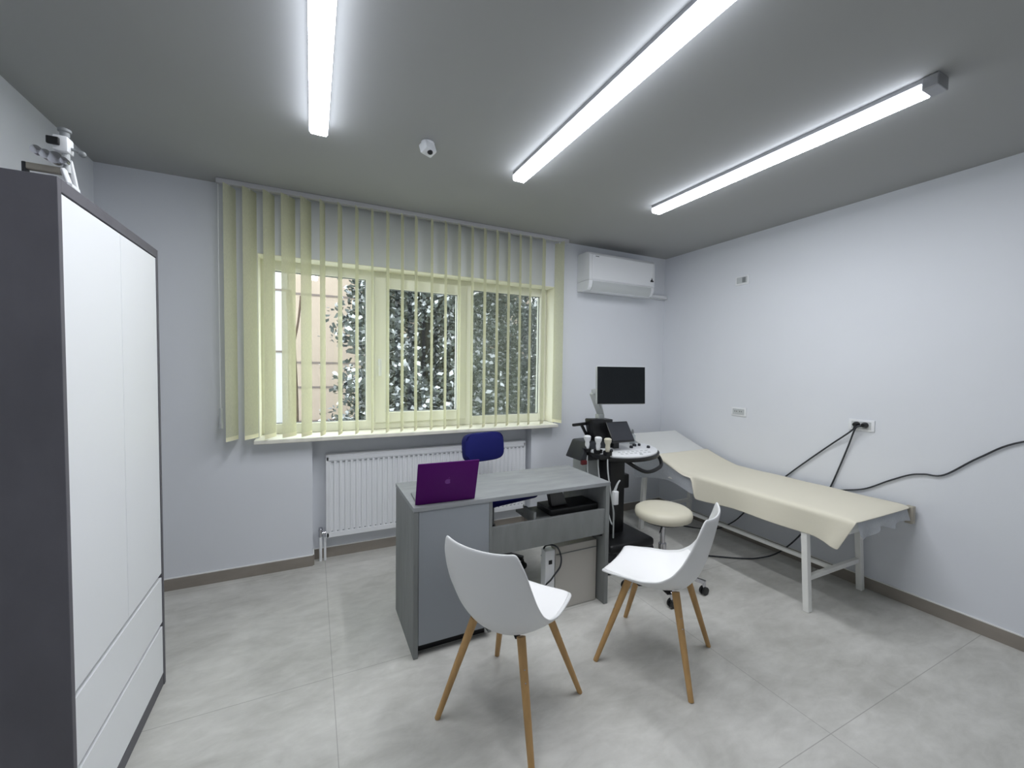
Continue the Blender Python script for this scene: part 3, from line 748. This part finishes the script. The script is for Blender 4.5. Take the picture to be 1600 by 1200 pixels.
# probe holder
PRX = [(cxx-.325, cyy+.06), (cxx-.285, cyy-.03), (cxx-.255, cyy-.11)]
b = MB()
for k in range(3):
    x, y = PRX[k]
    b.lathe([(.034, -.03), (.036, 0), (.027, 0), (.025, -.028)], (x, y, .86), 20)
b.box(cxx-.33, cxx-.22, cyy-.12, cyy+.04, .80, .832, .004)
b.build('probe_holder', M['black'], t, smooth=True)
lab = ['white ultrasound probe in the holder left of the console, farthest from the stool',
       'white ultrasound probe in the middle cup of the holder, left of the console',
       'white ultrasound probe in the holder nearest the stool, with a cream head']
for k in range(3):
    x, y = PRX[k]
    p = thing('ultrasound_probe', lab[k], 'probe', (x, y, .86), 0, 'probes in the ultrasound holder')
    MB().lathe([(.008, -.02), (.016, 0), (.019, .03), (.017, .05), (.028, .075), (.029, .095), (.02, .103), (.0, .105)], (x, y, .86), 20).build('body', M['white'] if k < 2 else M['cream'], p, smooth=True)
    MB().tube([(x, y, .842), (x-.008, y-.02, .70), (x+.02, y-.03, .52), (x+.06, y-.02, .36), (x+.10, y+.05, .25), (x+.09, y+.13, .42)], .0055).build('cable', M['lgrey'], p, smooth=True)
g = thing('gel_bottle', 'small clear bottle standing on the ultrasound console near the bed', 'bottle', (cxx+.17, cyy+.085, cz+.02))
MB().lathe([(.022, .0), (.024, .003), (.024, .075), (.012, .09), (.009, .094)], (cxx+.17, cyy+.085, cz+.0215), 20).build('bottle_body', M['bottle'], g, smooth=True)
MB().lathe([(.011, 0), (.011, .02), (.005, .035)], (cxx+.17, cyy+.085, cz+.1155), 16).build('cap', M['mgrey'], g, smooth=True)
g = thing('power_adapter', 'white box shaped adapter hanging on a grey cord beside the desk end', 'adapter', (2.075, 2.45, .47))
MB().box(2.055, 2.095, 2.44, 2.475, .47, .575, .006).build('adapter_body', M['white'], g, smooth=True)
MB().tube([(2.075, 2.457, .575), (2.095, 2.455, .63), (2.125, 2.47, .645), (2.13, 2.51, .60), (2.10, 2.52, .5), (2.14, 2.55, .35), (2.15, 2.56, .16)], .006).build('cord', M['lgrey'], g, smooth=True)
g = thing('foot_pedal', 'small white foot pedal on the floor behind the right end of the desk', 'pedal', (1.98, 2.38, 0))
MB().box(1.93, 2.035, 2.34, 2.42, .002, .03, .006).build('pedal_base', M['dgrey'], g)
mt = Matrix.Translation((1.982, 2.38, .047)) @ Matrix.Rotation(-.25, 4, 'X')
MB().box(-.05, .05, -.032, .032, -.008, .008, .004, mtx=mt).build('pedal_plate', M['white'], g)

# ------------------------------------------------------------------ shell chairs
CEN = [(-.287, .812), (-.274, .74), (-.258, .66), (-.238, .58), (-.21, .495), (-.158, .425), (-.055, .395), (.06, .402), (.145, .427), (.20, .445), (.226, .442)]
EDG = [(-.256, .166, .823), (-.232, .194, .75), (-.205, .205, .675), (-.170, .213, .60), (-.128, .218, .54), (-.072, .220, .498), (.005, .220, .476), (.088, .213, .471), (.150, .203, .463), (.205, .192, .458), (.232, .176, .452)]
def shell_pt(v, u):
    i = min(int(v), len(CEN)-2); f_ = v-i
    c = [CEN[i][q]*(1-f_)+CEN[i+1][q]*f_ for q in range(2)]
    e = [EDG[i][q]*(1-f_)+EDG[i+1][q]*f_ for q in range(3)]
    w = abs(u)**2.3
    return Vector((c[0]*(1-w)+e[0]*w, e[1]*u, c[1]*(1-w)+e[2]*w))
def make_chair(label):
    t = thing('shell_chair', label, 'chair', (0, 0, 0), 0, 'white shell chairs in front of the desk', local=True)
    rows = [[shell_pt(i*.5, -1+2*k/16) for k in range(17)] for i in range(21)]
    o = MB().grid(rows).build('shell', M['whitepl'], t, smooth='all', recalc=False); mods(o, solid=.014, sub=2, offset=0)
    rows = []
    for i in range(17):
        v = 4.3+i*(9.75-4.3)/16
        r = []
        for k in range(15):
            u = (-1+2*k/14)*.93
            p = shell_pt(v, u)
            edge = min(1, min(k, 14-k)/1.5, min(i, 16-i)/1.5)
            p = p+Vector((0.004 if v < 6 else 0, 0, .007+.013*edge))
            r.append(p)
        rows.append(r)
    o = MB().grid(rows).build('seat_pad', M['pad'], t, smooth='all', recalc=False); mods(o, solid=.006, sub=1)
    for k, (fx, fy) in enumerate(((1, 1), (1, -1), (-1, -1), (-1, 1))):
        ft = Vector((.230*fx, .230*fy, 0)); tp = Vector((.116*fx-.01, .116*fy, .412 if fx > 0 else .424))
        b = MB(); b.rod(ft, tp, .0125, .0185, 14)
        for vv in b.bm.verts: vv.co.z = max(vv.co.z, .0008)
        lo = b.build('leg', M['wood'], t, smooth=True)
        d = (tp-ft).normalized()
        sc_ = MB()
        for q in (.66, .76): sc_.sphere(ft+(tp-ft)*q+Vector((fx*.6, fy*.6, .1)).normalized()*.0145, .004, n=8)
        sc_.build('screw', M['chrome'], lo, smooth=True)
    b = MB()
    for s in (1, -1): b.bar((-.09, -.08*s, .386), (.07, .08*s, .386), .024, .010, .002)
    b.lathe([(.06, .380), (.055, .392), (.02, .393)], (-.01, 0, 0), 24)
    b.build('mounting_frame', M['gap'], t)
    return t
c1 = make_chair('white shell chair with wooden legs at the left, its back turned to the viewer')
c1.location = (.793, 1.60, 0); c1.rotation_euler.z = math.radians(32.7)
c2 = copytree(c1)
c2['label'] = 'white shell chair with wooden legs at the right, seen from the side near the bed'
c2.location = (1.622, 1.587, 0); c2.rotation_euler.z = math.radians(120)
for c in (c1, c2):
    if '_local' in c: del c['_local']

# ------------------------------------------------------------------ outside
struct(MB().box(-14, 16, 3.95, 30, -1.4, -1.2).build('ground', M['ground']))
t = thing('building', 'pale pink rendered building seen through the left pane of the window', 'building', (1.5, 16, -1.2))
MB().box(-.66, 8.0, 15, 19, -.3, 4.85).build('wall', M['pink'], t)
MB().box(-.66, 8.0, 14.97, 15, -1.199, -.3).build('plinth', M['pinkdark'], t)
b = MB()
for z in (1.55, 3.75, .75): b.box(-.66, 8.0, 14.98, 14.999, z, z+.06)
b.build('facade_joints', M['seam'], t)
MB().box(-.70, 8.1, 14.9, 19.1, 4.85, 4.95).build('roof_edge', M['whiteb'], t)
t = thing('building', 'white building seen at the left edge of the window, beside the pink one', 'building', (-3.5, 18, -1.2))
MB().box(-7, -.72, 15.5, 20, -1.199, 7).build('wall', M['whiteb'], t)
b = MB()
for z in (1.9, 3.9): b.box(-7, -.72, 15.47, 15.499, z, z+.06)
b.build('facade_joints', M['seam'], t)

def tree(name, label, x, y, h, spread, n, size, frost, zlo, seed, sq=.75):
    r = random.Random(seed)
    t = thing(name, label, 'tree', (x, y, -1.2))
    b = MB(); b.tube([(x, y, -1.199), (x+.03, y, h*.35), (x, y, h*.9)], .09, res=4)
    for k in range(26):
        z = zlo+(h-zlo)*k/26; a = r.uniform(0, 2*PI); L_ = spread*(1-.6*(z-zlo)/(h-zlo))*.9
        b.tube([(x, y, z), (x+L_*.5*math.cos(a), y+L_*.5*sq*math.sin(a), z+.08), (x+L_*math.cos(a), y+L_*sq*math.sin(a), z-.12)], .018, 5, 3)
    b.build('trunk', M['darkbark'], t)
    def leaves(cnt, seed2, dz, out):
        rr = random.Random(seed2); me = bmesh.new()
        clumps = []
        for _ in range(240):
            z = zlo+(h-zlo)*rr.random()**1.1; R = spread*(1-.62*(z-zlo)/(h-zlo))
            a = rr.uniform(0, 2*PI); q = math.sqrt(rr.uniform(.12, 1))
            clumps.append((x+R*q*math.cos(a), y+R*sq*q*math.sin(a), z))
        for _ in range(cnt):
            c = rr.choice(clumps)
            p = Vector((c[0]+rr.gauss(0, .17), c[1]+rr.gauss(0, .15), c[2]+rr.gauss(0, .13)+dz))
            d = Vector((rr.uniform(-1, 1), rr.uniform(-1, 1), rr.uniform(-.8, .4))).normalized()
            e = d.orthogonal().normalized(); e.rotate(Matrix.Rotation(rr.uniform(0, 6.28), 3, d))
            L_ = size*rr.uniform(.6, 1.4); w = L_*.32
            vs = [me.verts.new(p-e*w*.5), me.verts.new(p+d*L_*.5-e*w), me.verts.new(p+d*L_), me.verts.new(p+d*L_*.5+e*w)]
            me.faces.new(vs)
        q = MB(); q.bm.free(); q.bm = me; return q
    leaves(n, seed+1, 0, 0).build('foliage', M['leaf'], t, recalc=False)
    leaves(int(n*frost), seed+1, .06, 0).build('frosted_tips', M['frost'], t, recalc=False)
    return t
tree('conifer_tree', 'grey green tree with white frosted tips filling the middle window pane', 1.85, 7.6, 4.9, 1.8, 42000, .1, .3, -.9, 11)
tree('conifer_tree', 'grey green tree with fewer white tips behind the right window pane', 4.0, 9.2, 5.6, 2.5, 32000, .09, .2, -1.0, 23)
tree('conifer_tree', 'dark dense tree behind the other two, closing the view through the right panes', 4.6, 13.0, 7.0, 3.6, 26000, .16, .05, -1.0, 37)
t = thing('bare_tree', 'thin bare brown tree trunk in front of the pink building', 'tree', (-.55, 9.5, -1.2))
b = MB(); b.tube([(-.30, 9.5, -1.199), (-.31, 9.5, .6), (-.35, 9.5, 1.8), (-.42, 9.5, 3.0)], .055); b.tube([(-.35, 9.5, 1.8), (-.25, 9.5, 2.4), (-.2, 9.45, 2.9)], .02)
b.build('trunk', M['bark'], t, smooth=True)
def shrub(label, x, y, w, seed):
    r = random.Random(seed); me = bmesh.new()
    for _ in range(900):
        p = Vector((x+r.gauss(0, w), y+r.gauss(0, w*.5), -1.05+abs(r.gauss(0, .35))))
        d = Vector((r.uniform(-1, 1), r.uniform(-1, 1), r.uniform(-.2, 1))).normalized(); e = d.orthogonal().normalized()
        L_ = .11; v = [me.verts.new(p-e*.02), me.verts.new(p+d*.06-e*.035), me.verts.new(p+d*L_), me.verts.new(p+d*.06+e*.035)]
        me.faces.new(v)
    q = MB(); q.bm.free(); q.bm = me
    for _ in range(1):
        q.tube([(x, y, -1.199), (x, y, -.7)], .02, 6, 1)
    tag(q.build('shrub', M['leaf'], None, recalc=False), label, 'shrub')
shrub('low grey shrub at the foot of the pink building, under the left pane', .35, 11, .5, 5)

# ------------------------------------------------------------------ world, camera
w = bpy.data.worlds.new('sky'); SC.world = w; w.use_nodes = True
bg = w.node_tree.nodes['Background']; bg.inputs['Color'].default_value = (.93, .96, 1, 1); bg.inputs['Strength'].default_value = 4.5

cam = bpy.data.cameras.new('camera'); co = bpy.data.objects.new('camera', cam); COL.objects.link(co)
cam.sensor_width = 36; cam.lens = 646.18*36/1600; cam.clip_start = .05
fwd = Vector((0.43488888, 0.89964692, -0.0388212)); rt = Vector((0.90047346, -0.43468924, 0.01388572)); dn = Vector((-0.00438292, -0.04099621, -0.99914969))
co.matrix_world = Matrix.Translation((0, 0, 1.5)) @ Matrix((rt, -dn, -fwd)).transposed().to_4x4()
SC.camera = co
SC.view_settings.view_transform = 'Standard'
SC.view_settings.look = 'None'
SC.view_settings.exposure = .28
